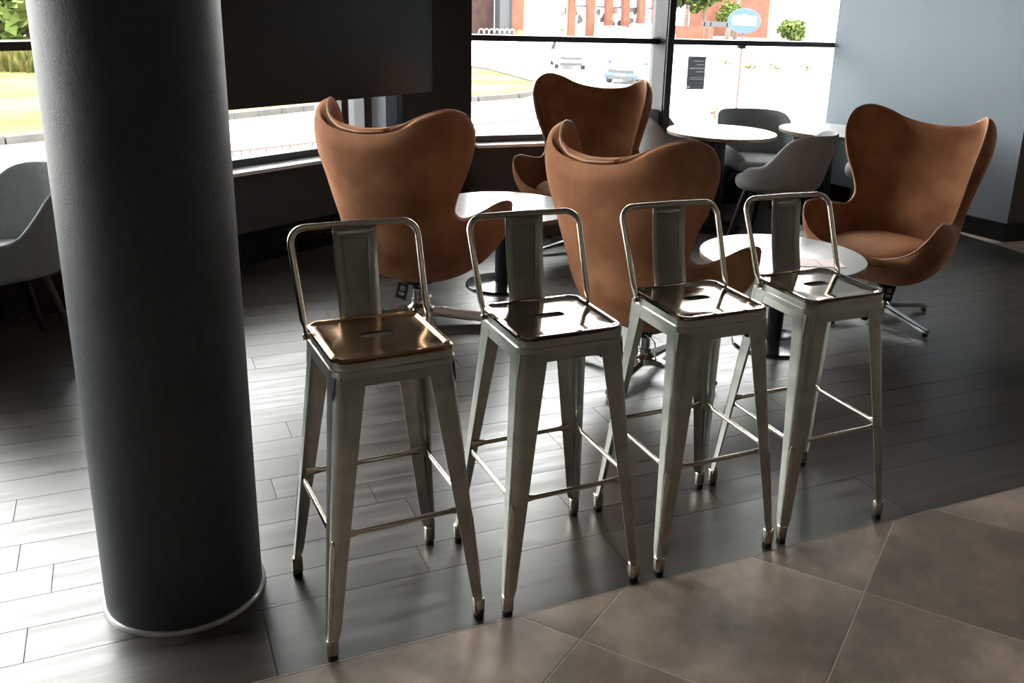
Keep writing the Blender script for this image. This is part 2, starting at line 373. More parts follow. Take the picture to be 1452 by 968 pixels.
# ---------------------------------------------------------------- walls and windows
def frame_of(a, b):
    d = (b-a).normalized(); L = (b-a).length
    nrm = Vector((d.y, -d.x))       # into the room
    M4 = Matrix(((d.x, nrm.x, 0, a.x), (d.y, nrm.y, 0, a.y), (0, 0, 1, 0), (0, 0, 0, 1)))
    return M4, L
def wall_piece(name, a, b, x0, x1, y0, y1, z0, z1, m, parent=None, st=True):
    M4, L = frame_of(a, b); bm = B(); box(bm, x0, y0, z0, x1, y1, z1, M4)
    o = obj(name, bm, m, parent)
    return struct(o) if st and parent is None else o
M1, L1 = frame_of(P1a, P1b); M2, L2 = frame_of(P2a, P2b); M3, L3 = frame_of(P2b, P3)
def window_wall(side, idx, a, b, L, ext0, ext1, posts, zm, extra=None):
    w_ = wall_piece('wall_'+side, a, b, ext0, L+ext1, -.22, 0, -.25, .535, 'panel')
    for k in range(int(L/1.2)+1):     # panel joints
        x = .35+k*1.2
    wall_piece('baseboard_'+side, a, b, 0, L, 0, .012, 0, .19, 'granite')
    s_ = wall_piece('trim_%d' % idx, a, b, 0, L, -.16, .075, .535, .555, 'sill')
    M4, _ = frame_of(a, b)
    bm = B(); box(bm, 0, -.15, .555, L, -.06, .60, M4); box(bm, 0, -.15, 2.55, L, -.06, 2.9, M4)
    box(bm, 0, -.15, zm-.02, L, -.05, zm+.02, M4)
    win = struct(obj('window_%d' % idx, bm, 'frame'))
    for x, wd, dp, m in posts:
        bm = B(); box(bm, x-wd/2, -.16, .60, x+wd/2, dp-.16, zm-.02, M4); box(bm, x-wd/2, -.16, zm+.02, x+wd/2, dp-.16, 2.55, M4)
        if dp > .15: box(bm, x-wd/2, -.048, zm-.02, x+wd/2, dp-.16, zm+.02, M4)
        obj('mullion', bm, m, win)
    xs = [0]+sorted(p[0] for p in posts)+[L]
    for x0, x1 in zip(xs, xs[1:]):
        for z0, z1 in ((.60, zm-.02), (zm+.02, 2.55)):
            bm = B(); box(bm, x0+.005, -.112, z0, x1-.005, -.106, z1, M4); obj('pane', bm, 'glass', win)
    # outer sill
    bm = B(); box(bm, 0, -.34, .50, L, -.22, .53, M4); obj('outer_sill', bm, 'sill', win)
    return win
win1 = window_wall('left', 1, P1a, P1b, L1, 0, .05, [(1.9, .06, .12, 'frame'), (3.6, .06, .12, 'frame'), (L1-.59, .05, .12, 'frame'), (L1-.41, .065, .14, 'frame')], 1.245)
win2 = window_wall('back', 2, P2a, P2b, L2, -.02, .05, [(1.50, .055, .24, 'frame')], 1.262)
# lighter grey sheet on the deep mullion's left face, window light put into colour, white seal line
bm = B(); box(bm, 1.50-.0275-.006, -.152, .60, 1.50-.0275, .06, 1.24, M2); box(bm, 1.4665, -.152, 1.285, 1.4725, .06, 2.55, M2)
obj('mullion_lit_side', bm, 'post_lit_side', win2, label='lit side face of the window post, its light put into a lighter grey')
# corner pier
bm = B(); poly_prism(bm, [(-1.30, 6.35), (-.86, 6.49), (-.97, 6.80), (-1.5, 6.75)], 0, 2.9)
struct(obj('wall_corner', bm, 'frame'))
# boards behind the last panes of the left window (neighbouring wall)
bm = B(); box(bm, L1-.46, -.46, -.2, L1+.50, -.40, 2.9, M1); tag(obj('outer_board', bm, 'lavender'), 'pale lavender board standing outside behind narrow panes under the dark screen', 'board')
# grey wall, brown wall
M3_ = M3
bm = B(); box(bm, -.05, -.20, -.2, L3, 0, 2.9, M3); struct(obj('wall_right', bm, 'grey_wall'))
bm = B(); box(bm, 0, 0, 0, L3, .012, .135, M3); struct(obj('baseboard_right', bm, 'granite'))
M5, L5 = frame_of(P3, P4)
bm = B(); box(bm, 0, -.20, -.2, L5, 0, 2.9, M5); struct(obj('wall_far_right', bm, 'brown_wall'))
bm = B(); box(bm, -.012, 0, 0, L5, .012, .135, M5); struct(obj('baseboard_far_right', bm, 'granite'))
# rest of the shell, behind and beside the camera
bm = B(); box(bm, -6, -3.75, -.2, 9, -3.5, 2.9); struct(obj('wall_rear', bm, 'brown_wall'))
bm = B(); box(bm, -5.85, -3.5, -.2, -5.6, -.5, 2.9); struct(obj('wall_near_left', bm, 'charcoal'))
bm = B(); box(bm, 8.6, -3.5, -.2, 8.85, 9.3, 2.9); struct(obj('wall_far_side', bm, 'brown_wall'))

# poster on the far window (print faces the street, seen from behind)
def q2(x, z, y=-.10): return M2 @ Vector((x, y, z))
pt = thing('window_poster', 'small grey poster taped to the far window, its white lines mirrored', 'poster', tuple(M2 @ Vector((1.86, -.104, 1.03))), math.atan2((P2b-P2a).y, (P2b-P2a).x))
bs, bl_ = B(), B()
def quad(bm, x0, z0, x1, z1): bm.faces.new([bm.verts.new((x, -.001, z)) for x, z in ((x0, z0), (x1, z0), (x1, z1), (x0, z1))])
zc = .125
for zz, x0, x1, hh in ((.085, -.035, .07, .009), (.058, -.0, .07, .009), (.031, -.06, .07, .009), (.004, -.0, .07, .009), (-.036, -.05, .07, .005), (-.052, -.06, .065, .005), (-.115, -.075, -.045, .017)):
    quad(bs, -.083, zz+hh, .083, zc); zc = zz; x = -.083
    p = x0
    while p < x1-.001:
        d = min(random.uniform(.006, .014) if hh < .015 else .03, x1-p); quad(bs, x, zz, p, zz+hh); quad(bl_, p, zz, p+d*.8, zz+hh); x = p+d*.8; p += d
    quad(bs, x, zz, .083, zz+hh)
quad(bs, -.083, -.125, .083, zc)
obj('sheet', bs, 'poster', pt); obj('lettering', bl_, 'poster_print', pt, label='pale mirrored lettering and small emblem')['kind'] = 'stuff'
for x, z in ((2.42, 1.235),):
    pass
bm = B(); box(bm, 2.19, -.05, 1.222, 2.25, -.02, 1.243, M2); o = tag(obj('window_sensor', bm, 'mull'), 'small grey sensor under the crossbar of the far right window', 'sensor')
bm = B(); box(bm, 1.40, -.05, 1.284, 1.46, -.02, 1.296, M2); o = tag(obj('window_catch', bm, 'white'), 'small white catch on the crossbar beside the deep window post', 'catch')

# ---------------------------------------------------------------- hung screen
nW = Vector((M1[0][1], M1[1][1])); dW = Vector((M1[0][0], M1[1][0]))
tr = Vector((-1.123, 6.345)); c0 = tr-dW*.875
tv = thing('television', 'large black television screen hung in front of the left window', 'television', (c0.x, c0.y, .918), math.atan2(dW.y, dW.x))
bm = B(); box(bm, -.875, -.035, 0, .875, 0, 1.0); obj('housing', bm, 'bezel', tv, mods=[('BEVEL', dict(width=.004, segments=2))])
bm = B(); box(bm, -.867, -.037, .012, .867, -.035, .99); obj('display', bm, 'screen', tv)
bm = B(); box(bm, -.04, .0, .6, .04, .06, 1.985); box(bm, -.3, 0, .35, .3, .03, .75); obj('ceiling_bracket', bm, 'bezel', tv)

# ---------------------------------------------------------------- column
bm = B(); lathe(bm, [(.195, 0), (.195, 2.9)], 96, -1.056, 2.185)
col = struct(obj('column', bm, 'column', smooth=True, ang=40))
bm = B(); lathe(bm, [(.196, 0), (.2035, 0), (.2035, .006), (.200, .011), (.196, .012)], 96, -1.056, 2.185)
obj('base_ring', bm, 'ring', col, smooth=True, ang=40)

# ---------------------------------------------------------------- bar stool
def make_stool(label, loc, rz):
    t = thing('bar_stool', label, 'stool', loc, rz, 'galvanised bar stools standing in a row')
    # seat: one skin from the hand slot outward and down the skirt
    n = 12; N = 4*(n+1)
    bm = B()
    def stad(hx, hy, z, y0=.012):
        P = []
        for (x, y, _) in rsq(1, .999, 0, n):
            a = math.atan2(y, x); cx = hx-hy if math.cos(a) > 0 else -(hx-hy)
            if abs(math.cos(a)) < 1e-3: cx = 0
            P.append((cx+hy*math.cos(a), y0+hy*math.sin(a), z))
        return P
    H = .149
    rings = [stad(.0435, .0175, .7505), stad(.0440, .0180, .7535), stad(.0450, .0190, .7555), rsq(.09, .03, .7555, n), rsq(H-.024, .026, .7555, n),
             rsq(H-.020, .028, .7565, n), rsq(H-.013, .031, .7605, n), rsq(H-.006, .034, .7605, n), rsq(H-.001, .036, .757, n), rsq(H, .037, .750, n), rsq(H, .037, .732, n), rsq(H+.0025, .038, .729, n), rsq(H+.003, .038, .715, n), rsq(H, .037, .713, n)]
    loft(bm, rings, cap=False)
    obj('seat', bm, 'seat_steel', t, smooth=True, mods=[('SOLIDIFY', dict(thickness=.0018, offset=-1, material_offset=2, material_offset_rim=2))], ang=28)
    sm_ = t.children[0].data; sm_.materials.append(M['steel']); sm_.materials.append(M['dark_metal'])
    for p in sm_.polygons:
        if max(abs(p.center.x), abs(p.center.y-.012)) < .0446 and p.center.z < .7553: p.material_index = 2  # slot lip blackened like the underside, the slot's shade put into colour
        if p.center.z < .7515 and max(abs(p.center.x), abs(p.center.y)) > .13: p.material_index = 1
    # apron between the legs
    bm = B()
    for q in range(4):
        R = Matrix.Rotation(q*PI/2, 4, 'Z'); a = []
        k = .1475
        for x in [i/10*2-1 for i in range(11)]:
            zb = .672+.018*(1-min(1, max(0, (abs(x)-.62)/.30))**1.0) - (0 if abs(x) < .8 else .012)
            a.append((x*.135, zb))
        for y0 in (k, k-.0018):
            pass
        top = [(x, -(k-.001), .718) for x, z in a]; bot = [(x, -(k+.003*(.718-z)/.05), z) for x, z in a]
        vt = [bm.verts.new(p) for p in top]; vbm = [bm.verts.new(p) for p in bot]; fs = []
        vt2 = [bm.verts.new((p[0], p[1]+.002, p[2])) for p in top]; vb2 = [bm.verts.new((p[0], p[1]+.002, p[2])) for p in bot]
        for i in range(10):
            bm.faces.new((vbm[i], vbm[i+1], vt[i+1], vt[i])); bm.faces.new((vb2[i+1], vb2[i], vt2[i], vt2[i+1])); bm.faces.new((vbm[i+1], vbm[i], vb2[i], vb2[i+1]))
        bmesh.ops.transform(bm, matrix=R, verts=vt+vbm+vt2+vb2)
    obj('apron', bm, 'steel', t, smooth=True, ang=40)
    # legs
    def leg_section(cx, cy, wdt, rad, z, sx, sy, th=.0022):
        P = []
        outer = [(-wdt, 0)]; nn = 8
        outer += [(-rad+rad*math.sin(PI/2*i/nn), -rad*0 - (rad-rad*math.cos(PI/2*i/nn))*1) for i in range(nn+1)]
        outer += [(0, -wdt)]
        inner = [(-wdt, -th)] + [(-rad+(rad-th)*math.sin(PI/2*i/nn), -rad+(rad-th)*math.cos(PI/2*i/nn)) for i in range(nn+1)] + [(-th, -wdt)]
        pts = outer+inner[::-1]
        return [(cx+sx*x, cy+sy*y, z) for x, y in pts]
    for sx, sy in ((-1, -1), (1, -1), (-1, 1), (1, 1)):
        bm = B(); rings = []
        for i in range(15):
            k = i/14; z = .722-.69*k
            c = .1475+(.205-.1475)*k; wdt = .074+(.029-.074)*min(1, k*1.04)**.95 if k < .97 else .020; rad = min(.036+(.012-.036)*k, wdt*.9)
            rings.append(leg_section(sx*c, sy*c, wdt, rad, z, sx, sy))
        loft(bm, rings)
        lg = obj('leg', bm, 'steel', t, smooth=True, ang=40)
        # pressed rib near the foot, on the rounded outer corner
        bm = B(); pts = []
        def cor(z, o=0):
            k = (.722-z)/.69; c = .1475+.0575*k; rad = .036-.024*k; e = c-rad*.293+o
            return Vector((sx*e, sy*e, z))
        zz = [.318, .312, .300, .26, .21, .16, .125, .115, .109]; rr = [.001, .0055, .008, .008, .0075, .007, .0065, .005, .001]
        tang = Vector((sx, -sy, 0)).normalized(); outv = Vector((sx, sy, 0)).normalized(); rings = []
        for z, r in zip(zz, rr):
            p = cor(z); rings.append([p+tang*r*math.cos(a)+outv*(.35*r*math.sin(a)) for a in [2*PI*i/10 for i in range(10)]])
        loft(bm, rings); obj('pressed_rib', bm, 'bar_steel', lg, smooth=True)
        bm = B(); cx = sx*(.2045-.0125); cy = sy*(.2045-.0125)
        ringz = [rsq(.0125, .007, .062, 3), rsq(.0142, .008, .060, 3), rsq(.0142, .008, .020, 3), rsq(.013, .007, .018, 3)]
        loft(bm, [[(x+cx, y+cy, z) for x, y, z in r] for r in ringz]); obj('foot_cap', bm, 'bar_steel', lg, smooth=True, ang=40)
        bm = B(); loft(bm, [[(x+cx, y+cy, z) for x, y, z in r] for r in (rsq(.012, .007, .020, 3), rsq(.0125, .007, .002, 3), rsq(.011, .006, 0, 3))])
        obj('rubber_foot', bm, 'rubber', lg, smooth=True, ang=40)
    # crossbars, flattened at the ends
    kz = .325; kk = (.722-kz)/.69; cc = .1475+.0575*kk-.004; hw = cc-.030
    for q in range(4):
        bm = B(); xs = [-hw-.012, -hw+.012, -hw+.030, 0, hw-.030, hw-.012, hw+.012]
        rr = [(.011, .0015), (.011, .0022), (.0068, .0068), (.0068, .0068), (.0068, .0068), (.011, .0022), (.011, .0015)]
        tube(bm, [(x, -(cc-.004), kz) for x in xs], rr, 12, flat=(0, 0, 1))
        bmesh.ops.transform(bm, matrix=Matrix.Rotation(q*PI/2, 4, 'Z'), verts=bm.verts[:]); obj('crossbar', bm, 'bar_steel', t, smooth=True, ang=50)
    # brace under the seat with rubber knobs
    bm = B()
    for a, dz in ((PI/4, 0), (-PI/4, -.004)):
        box(bm, -.195, -.008, .676+dz, .195, .008, .679+dz, Matrix.Rotation(a, 4, 'Z'))
    obj('brace', bm, 'dark_metal', t)
    for a in (PI/4, 3*PI/4, 5*PI/4, 7*PI/4):
        bm = B(); lathe(bm, [(.009, .664), (.011, .668), (.011, .684), (.009, .687)], 12, .150*math.cos(a), .150*math.sin(a)); obj('brace_knob', bm, 'rubber', t, smooth=True)
    # backrest tube
    path = []
    A0, A1 = Vector((.1575, .086, .735)), Vector((.166, .197, .992)); rc = .042
    up_ = (A1-A0).normalized()
    side = [A0, A0+up_*.03, A0+up_*.05, A0+up_*.14, A1-up_*rc]
    arc = []
    for i in range(1, 8):
        a = i/8*PI/2; arc.append(A1-up_*rc+up_*rc*math.sin(a)+Vector((-1, 0, 0))*rc*(1-math.cos(a)))
    right = side+arc+[A1+Vector((-rc, 0, 0))]
    left = [Vector((-p.x, p.y, p.z)) for p in right][::-1]
    full = right+[Vector((0, A1.y+.002, A1.z+.001))]+left
    rad = [(.0035, .010), (.0042, .0115), .0088] + [.0088]*(len(full)-6) + [.0088, (.0042, .0115), (.0035, .010)]
    bm = B(); tube(bm, full, rad, 12, flat=(1, 0, 0)); br = obj('backrest_tube', bm, 'bar_steel', t, smooth=True, ang=60)
    for s in (-1, 1):
        bm = B(); rings = [[(s*xx, .089+r*math.cos(2*PI*i/12), .742+r*math.sin(2*PI*i/12)) for i in range(12)] for xx, r in ((.150, .008), (.1635, .008), (.1655, .006))]
        loft(bm, rings); obj('bolt', bm, 'bar_steel', br, smooth=True, ang=40)
    # slat, gently curved
    bm = B(); hw = .0565; nx, nz = 6, 10
    def sl(x, k): # k 0 bottom .. 1 top
        z = .728+(.990-.728)*k; y = .150+(.196-.150)*k+.010*math.sin(k*PI)*.6
        return Vector((x*hw*(1-.03*(1-k)), y+.006*(x*x-.5)*math.sin(k*PI), z))
    F = [[bm.verts.new(sl(-1+2*i/nx, j/nz)) for i in range(nx+1)] for j in range(nz+1)]
    for j in range(nz):
        for i in range(nx): bm.faces.new((F[j][i], F[j][i+1], F[j+1][i+1], F[j+1][i]))
    st_ = obj('back_slat', bm, 'steel', t, smooth=True, mods=[('SOLIDIFY', dict(thickness=.002, offset=0))], ang=60)
    bm = B(); path = [sl(-.42, .2), sl(-.52, .45), sl(-.60, .82), sl(-.57, .875), sl(-.50, .89), sl(0, .89), sl(.50, .89), sl(.57, .875), sl(.60, .82), sl(.52, .45), sl(.42, .2)]
    tube(bm, [p+Vector((0, -.0012, 0)) for p in path], [.0006]+[.0024]*(len(path)-2)+[.0006], 8, flat=(0, 1, 0)); obj('pressed_rib', bm, 'steel', st_, smooth=True)
    return t
R = math.radians
SL = ['galvanised metal bar stool nearest the dark column, orange-brown sheen on its seat',
      'second metal bar stool from the dark column, in front of the leftmost low table',
      'third metal bar stool from the column, in front of the middle brown egg chair',
      'rightmost metal bar stool of the row, farthest from the dark column']
spots = [(-.517, 2.194, 29.4), (-.101, 2.396, 27.9), (.3154, 2.6085, 27.3), (.7047, 2.8115, 27.1)]
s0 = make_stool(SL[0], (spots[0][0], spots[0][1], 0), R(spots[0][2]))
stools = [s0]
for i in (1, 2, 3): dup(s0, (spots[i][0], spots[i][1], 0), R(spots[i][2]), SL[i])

s_ = [c for c in s0.children if c.name.startswith('seat')][0]; s_.data = s_.data.copy(); s_.data.materials[0] = M['orange_brown_seat']; s_['label'] = 'orange-brown toned metal seat'

# ---------------------------------------------------------------- egg chair
EH = 1.0
RIM = [(0, 0, .37, .985), (.08, .14, .345, 1.0), (.17, .27, .25, 1.05), (.24, .345, .15, 1.075), (.30, .388, .06, 1.045), (.37, .395, .01, .96), (.46, .365, .01, .83), (.56, .325, .05, .70),
       (.64, .305, .05, .61), (.70, .315, -.02, .562), (.76, .345, -.14, .575), (.82, .375, -.26, .605), (.87, .385, -.345, .595), (.91, .36, -.385, .54), (.95, .29, -.40, .465), (.98, .17, -.395, .415), (1, 0, -.385, .395)]
SPN = [(0, .37, .985), (.17, .355, .93), (.30, .335, .85), (.46, .30, .73), (.56, .27, .64), (.64, .24, .56), (.70, .215, .46), (.76, .175, .37), (.82, .10, .30), (.87, .0, .262), (.91, -.11, .250), (.95, -.23, .268), (.98, -.32, .32), (1, -.385, .385)]
def make_egg(label, loc, rz, arm0, extra=None):
    t = thing('egg_chair', label, 'armchair', loc, rz, 'brown suede egg chairs')
    nt, nu = 56, 14
    bm = B()
    def pt(t_, u, s):
        x, y, z = cr1(RIM, t_); sy, sz = cr1(SPN, t_); x = max(x, 0)
        k = 1; k2 = min(1, max(0, (.985-t_)/.05)); k2 = k2*k2*(3-2*k2); k = min(k, k2)
        sy, sz = y+(sy-y)*k, z+(sz-z)*k
        a = u*PI/2; fx = math.sin(a)**.9; g_ = (1-math.cos(a))**1.15
        p = Vector((s*x*fx*.90, sy+(y-sy)*g_+.08, sz+(z-sz)*g_))
        kt = min(1, max(0, (t_-.075)/.14)); kt = kt*kt*(3-2*kt)
        if kt < 1:   # the top edge itself follows the rim line from one side to the other
            qx, qy, qz = cr1(RIM, .075*u); x0, y0, z0 = cr1(RIM, .075)
            p = Vector((s*x*.90*qx/x0, y+(qy-y0)+.08, z+(qz-z0))).lerp(p, kt)
        return p
    ts = [.075+(.985-.075)*i/nt for i in range(nt+1)]
    G = []
    for t_ in ts:
        row = [bm.verts.new(pt(t_, 1-i/nu, -1)) for i in range(nu)]+[bm.verts.new(pt(t_, i/nu, 1)) for i in range(nu+1)]
        G.append(row)
    for a, b in zip(G, G[1:]):
        for i in range(2*nu): bm.faces.new((a[i], a[i+1], b[i+1], b[i]))
    rimp = [G[0][i].co.copy() for i in range(2*nu+1)]+[r[-1].co.copy() for r in G[1:]]+[G[-1][i].co.copy() for i in range(2*nu-1, -1, -1)]+[r[0].co.copy() for r in G[-2:0:-1]]
    bmesh.ops.recalc_face_normals(bm, faces=bm.faces[:])
    # make normals face outwards (away from the sitter)
    f = G[10] if False else None
    bm.faces.ensure_lookup_table()
    fc = min(bm.faces, key=lambda f: (f.calc_center_median()-Vector((0, .30, .73))).length)
    flip = fc.normal.y < 0
    me_n = bm
    if flip: bmesh.ops.reverse_faces(bm, faces=bm.faces[:])
    bm.normal_update()
    # build thick shell by hand: outer skin, inner skin, rounded rim
    th = .042
    inner = {v: v.co.copy() for v in bm.verts}; nr = {v: v.normal.copy() for v in bm.verts}
    grid_in = [[inner[v] for v in r] for r in G]; grid_n = [[nr[v] for v in r] for r in G]
    for _ in range(5):
        gn = []
        for i in range(len(grid_n)):
            row = []
            for j in range(2*nu+1):
                a = Vector((0, 0, 0))
                for di, dj in ((0, 0), (0, 0), (1, 0), (-1, 0), (0, 1), (0, -1)):
                    a += grid_n[min(max(i+di, 0), len(grid_n)-1)][min(max(j+dj, 0), 2*nu)]
                row.append(a.normalized())
            gn.append(row)
        grid_n = gn
    bm.free(); bm = B()
    nt_, nw = len(grid_in), 2*nu+1
    def edge(i, j):
        d = min(i/3, (nt_-1-i)/3, j/2, (nw-1-j)/2); return min(1, .42+.58*math.sin(min(1, d)*PI/2))
    I = [[bm.verts.new(grid_in[i][j]) for j in range(nw)] for i in range(nt_)]
    O = [[bm.verts.new(grid_in[i][j]+grid_n[i][j]*th*edge(i, j)) for j in range(nw)] for i in range(nt_)]
    for i in range(nt_-1):
        for j in range(nw-1):
            bm.faces.new((I[i][j], I[i][j+1], I[i+1][j+1], I[i+1][j])); bm.faces.new((O[i][j+1], O[i][j], O[i+1][j], O[i+1][j+1]))
    per = [(0, j) for j in range(nw)]+[(i, nw-1) for i in range(1, nt_)]+[(nt_-1, j) for j in range(nw-2, -1, -1)]+[(i, 0) for i in range(nt_-2, 0, -1)]
    for (a, b), (c, d) in zip(per, per[1:]+per[:1]): bm.faces.new((I[a][b], I[c][d], O[c][d], O[a][b]))
    rim_highlight_pts = [O[a][b].co.copy()*.5+I[a][b].co*.5 for a, b in per]
    sh = obj('shell', bm, 'suede', t, smooth=True, mods=[('SUBSURF', dict(levels=1, render_levels=1))])
    # rim highlight: thin tube, light caught on the edge put into its paler colour
    bm = B()
    pp = [O[a][b] for a, b in []]
    pl = [p for p in rim_highlight_pts[::1]]
    rings = []
    n = len(pl)
    for i in range(n):
        tg = (pl[(i+1) % n]-pl[i-1]).normalized(); a = tg.orthogonal().normalized()
        rings.append((pl[i], tg))
    a = rings[0][1].orthogonal().normalized(); rr = []
    for p, tg in rings:
        a = (a-tg*a.dot(tg)).normalized(); b = tg.cross(a); rr.append([p+(a*math.cos(k)+b*math.sin(k))*.0045 for k in (0, PI/3, 2*PI/3, PI, 4*PI/3, 5*PI/3)])
    VV = [[bm.verts.new(q) for q in r] for r in rr]
    # closing twist is hidden at the top centre: match by nearest vertex
    for i in range(n-1):
        for k in range(6): bm.faces.new((VV[i][k], VV[i][(k+1) % 6], VV[i+1][(k+1) % 6], VV[i+1][k]))
    obj('rim_highlight', bm, 'rim_highlight', sh, smooth=True, label='paler rim line of the shell, caught light put into its colour')
    # seat cushion
    bm = B(); rings = []
    for k, (s, z) in enumerate(((.001, .385), (.5, .385), (.90, .388), (.975, .40), (1.0, .418), (.985, .437), (.92, .452), (.75, .462), (.4, .467), (.001, .468))):
        ring = []
        for i in range(40):
            a = 2*PI*i/40; c, s_ = math.cos(a), math.sin(a)
            x = .262*math.copysign(abs(c)**.75, c); y = .265*math.copysign(abs(s_)**.72, s_)
            x *= 1-.16*(y/.265 if y > 0 else 0)
            yy = -.125+y*s
            ring.append((x*s*.93, yy+.055, z-.018-.02*max(0, (-yy-.27))/.1-.05*max(0, yy)))
        rings.append(ring)
    loft(bm, rings); obj('seat_cushion', bm, 'cushion', t, smooth=True)
    # swivel column and four-star base
    bm = B(); lathe(bm, [(.085, .235), (.080, .205), (.034, .195), (.030, .17)], 24, 0, .02); bmesh.ops.translate(bm, verts=bm.verts[:], vec=(0, 0, 0)); obj('tilt_mechanism', bm, 'dark_metal', t, smooth=True, ang=40)
    bm = B(); lathe(bm, [(.024, .18), (.024, .12), (.030, .118), (.030, .05)], 24, 0, .02); obj('pole', bm, 'chrome', t, smooth=True, ang=40)
    ba = bpy.data.objects.new('star_base', None)
    bm = B(); lathe(bm, [(.040, .045), (.052, .05), (.050, .078), (.034, .092), (.030, .10)], 24, 0, .02)
    hub = obj('base_hub', bm, 'chrome', t, smooth=True, ang=40)
    for q in range(4):
        a = arm0+q*PI/2; d = Vector((math.cos(a), math.sin(a), 0)); sd = Vector((-d.y, d.x, 0)); o_ = Vector((0, .02, 0))
        bm = B(); rings = []
        for r, w_, z0, z1 in ((.03, .020, .050, .082), (.10, .020, .046, .070), (.22, .018, .034, .052), (.33, .016, .020, .036), (.345, .012, .019, .032)):
            p = o_+d*r; rings.append([p+sd*w_+Vector((0, 0, z0)), p-sd*w_+Vector((0, 0, z0)), p-sd*w_+Vector((0, 0, z1*.9)), p-sd*w_*.7+Vector((0, 0, z1)), p+sd*w_*.7+Vector((0, 0, z1)), p+sd*w_+Vector((0, 0, z1*.9))])
        loft(bm, rings); obj('base_arm', bm, 'chrome', t, smooth=True, ang=35)
        bm = B(); c = o_+d*.325; lathe(bm, [(.012, .022), (.014, .012), (.014, .002), (.010, 0)], 16, c.x, c.y); obj('glide', bm, 'rubber', t, smooth=True, ang=40)
    # tilt lever
    bm = B(); tube(bm, [(-.02, .06, .20), (-.08, .08, .195), (-.11, .09, .185), (-.115, .09, .13), (-.14, .10, .09)], .0045, 8); obj('lever', bm, 'chrome', t, smooth=True)
    return t
def turn_base(t, deg):
    c = Vector((0, .02, 0)); Rm = Matrix.Rotation(R(deg), 3, 'Z')
    for ch in t.children:
        if ch.name.startswith(('base_arm', 'glide')): ch.rotation_euler = (0, 0, R(deg)); ch.location = c-Rm @ c
def add_tag(t, x, y, z, a):
    bm = B(); M4 = Matrix.Translation((x, y, z)) @ Matrix.Rotation(a, 4, 'Z') @ Matrix.Rotation(R(12), 4, 'Y')
    box(bm, -.028, -.001, -.085, .028, .001, 0, M4); tg = obj('hang_tag', bm, 'tag', t, label='black hang tag with white emblem')
    bm = B()
    pts = [Vector((.011*math.cos(k*PI/8), -.0016, -.028+.011*math.sin(k*PI/8))) for k in range(17)]
    tube(bm, pts, .0012, 6); tube(bm, [(0, -.0016, -.022), (0, -.0016, -.034)], .002, 6); box(bm, -.015, -.002, -.056, .015, -.001, -.051); box(bm, -.012, -.002, -.064, .012, -.001, -.060)
    bmesh.ops.transform(bm, matrix=M4, verts=bm.verts[:]); obj('emblem', bm, 'white', tg)
    bm = B(); tube(bm, [(x, y, z), (x*.6, y*.6+.01, z+.05)], .001, 5); obj('string', bm, 'tag', t)
# facing angle f (world) -> rz = f + 90deg
def face(f): return R(f+90)
ECH = [('brown suede egg chair seen from behind, nearest the dark column', (-.84, 4.45), 66, 20),
       ('brown suede egg chair seen from behind between second and third bar stools', (.262, 3.90), 48, 30),
       ('brown suede egg chair facing the room by the far window, dark in the backlight', (-.09, 5.95), 254, 0),
       ('brown suede egg chair at the right, facing left beside the grey wall', (1.54, 4.81), 228, 40)]
e0 = make_egg(ECH[0][0], (*ECH[0][1], 0), face(ECH[0][2]), R(25))
eggs = [e0]
for lb, p, f, _ in ECH[1:]: eggs.append(dup(e0, (*p, 0), face(f), lb))
for t, world in ((eggs[1], 243), (eggs[2], 219), (eggs[3], -62)): turn_base(t, world-math.degrees(t.rotation_euler.z)-25)
add_tag(e0, .035, .085, .205, R(180+12)); add_tag(eggs[3], .075, -.05, .205, R(48))
# packing film left on one foot of the first chair
bm = B(); a = R(25)+PI; d = Vector((math.cos(a), math.sin(a), 0)); sd = Vector((-d.y, d.x, 0)); rings = []
for i in range(14):
    r = .07+.275*i/13; p = Vector((0, .02, 0))+d*r; zc = .056-.028*i/13
    rings.append([p+sd*(.027+.005*random.random())*math.cos(k)+Vector((0, 0, zc+(.022+.006*random.random())*math.sin(k))) for k in [2*PI*j/12 for j in range(12)]])
loft(bm, rings); obj('packing_film', bm, 'wrap', e0, smooth=True, label='crumpled packing film around one foot')

# ---------------------------------------------------------------- round tables
def make_table(label, loc, h, r, rb):
    t = thing('round_table', label, 'table', (*loc, 0), 0, 'round pale tables')
    bm = B(); lathe(bm, [(r-.003, h-.024), (r, h-.022), (r, h-.003), (r-.002, h-.0012)], 64); obj('edge_band', bm, 'edge', t, smooth=True, ang=40)
    bm = B(); lathe(bm, [(r-.003, h-.003), (r-.0025, h), (.001, h)], 64); obj('tabletop', bm, 'laminate', t, smooth=True, ang=40)
    bm = B(); lathe(bm, [(.038, .016), (.038, h-.024)], 32); obj('pole', bm, 'dark_metal', t, smooth=True, ang=40)
    bm = B(); lathe(bm, [(rb, 0), (rb, .010), (rb-.004, .014), (.06, .018), (.045, .022)], 64); obj('base_disc', bm, 'base_disc', t, smooth=True, ang=30)
    bm = B(); lathe(bm, [(.09, h-.032), (.09, h-.024)], 24); obj('mounting_plate', bm, 'dark_metal', t, smooth=True, ang=40)
    return t
make_table('low round table between the two left egg chairs, behind the second stool', (-.50, 5.09), .45, .40, .20)
make_table('low round table behind the rightmost bar stools, before the right egg chair', (.90, 4.33), .45, .39, .20)
make_table('tall round table by the window post, a grey tub chair at each side', (.872, 6.70), .70, .385, .20)
make_table('tall round table against the grey wall, partly behind the right egg chair', (1.73, 7.06), .70, .385, .20)
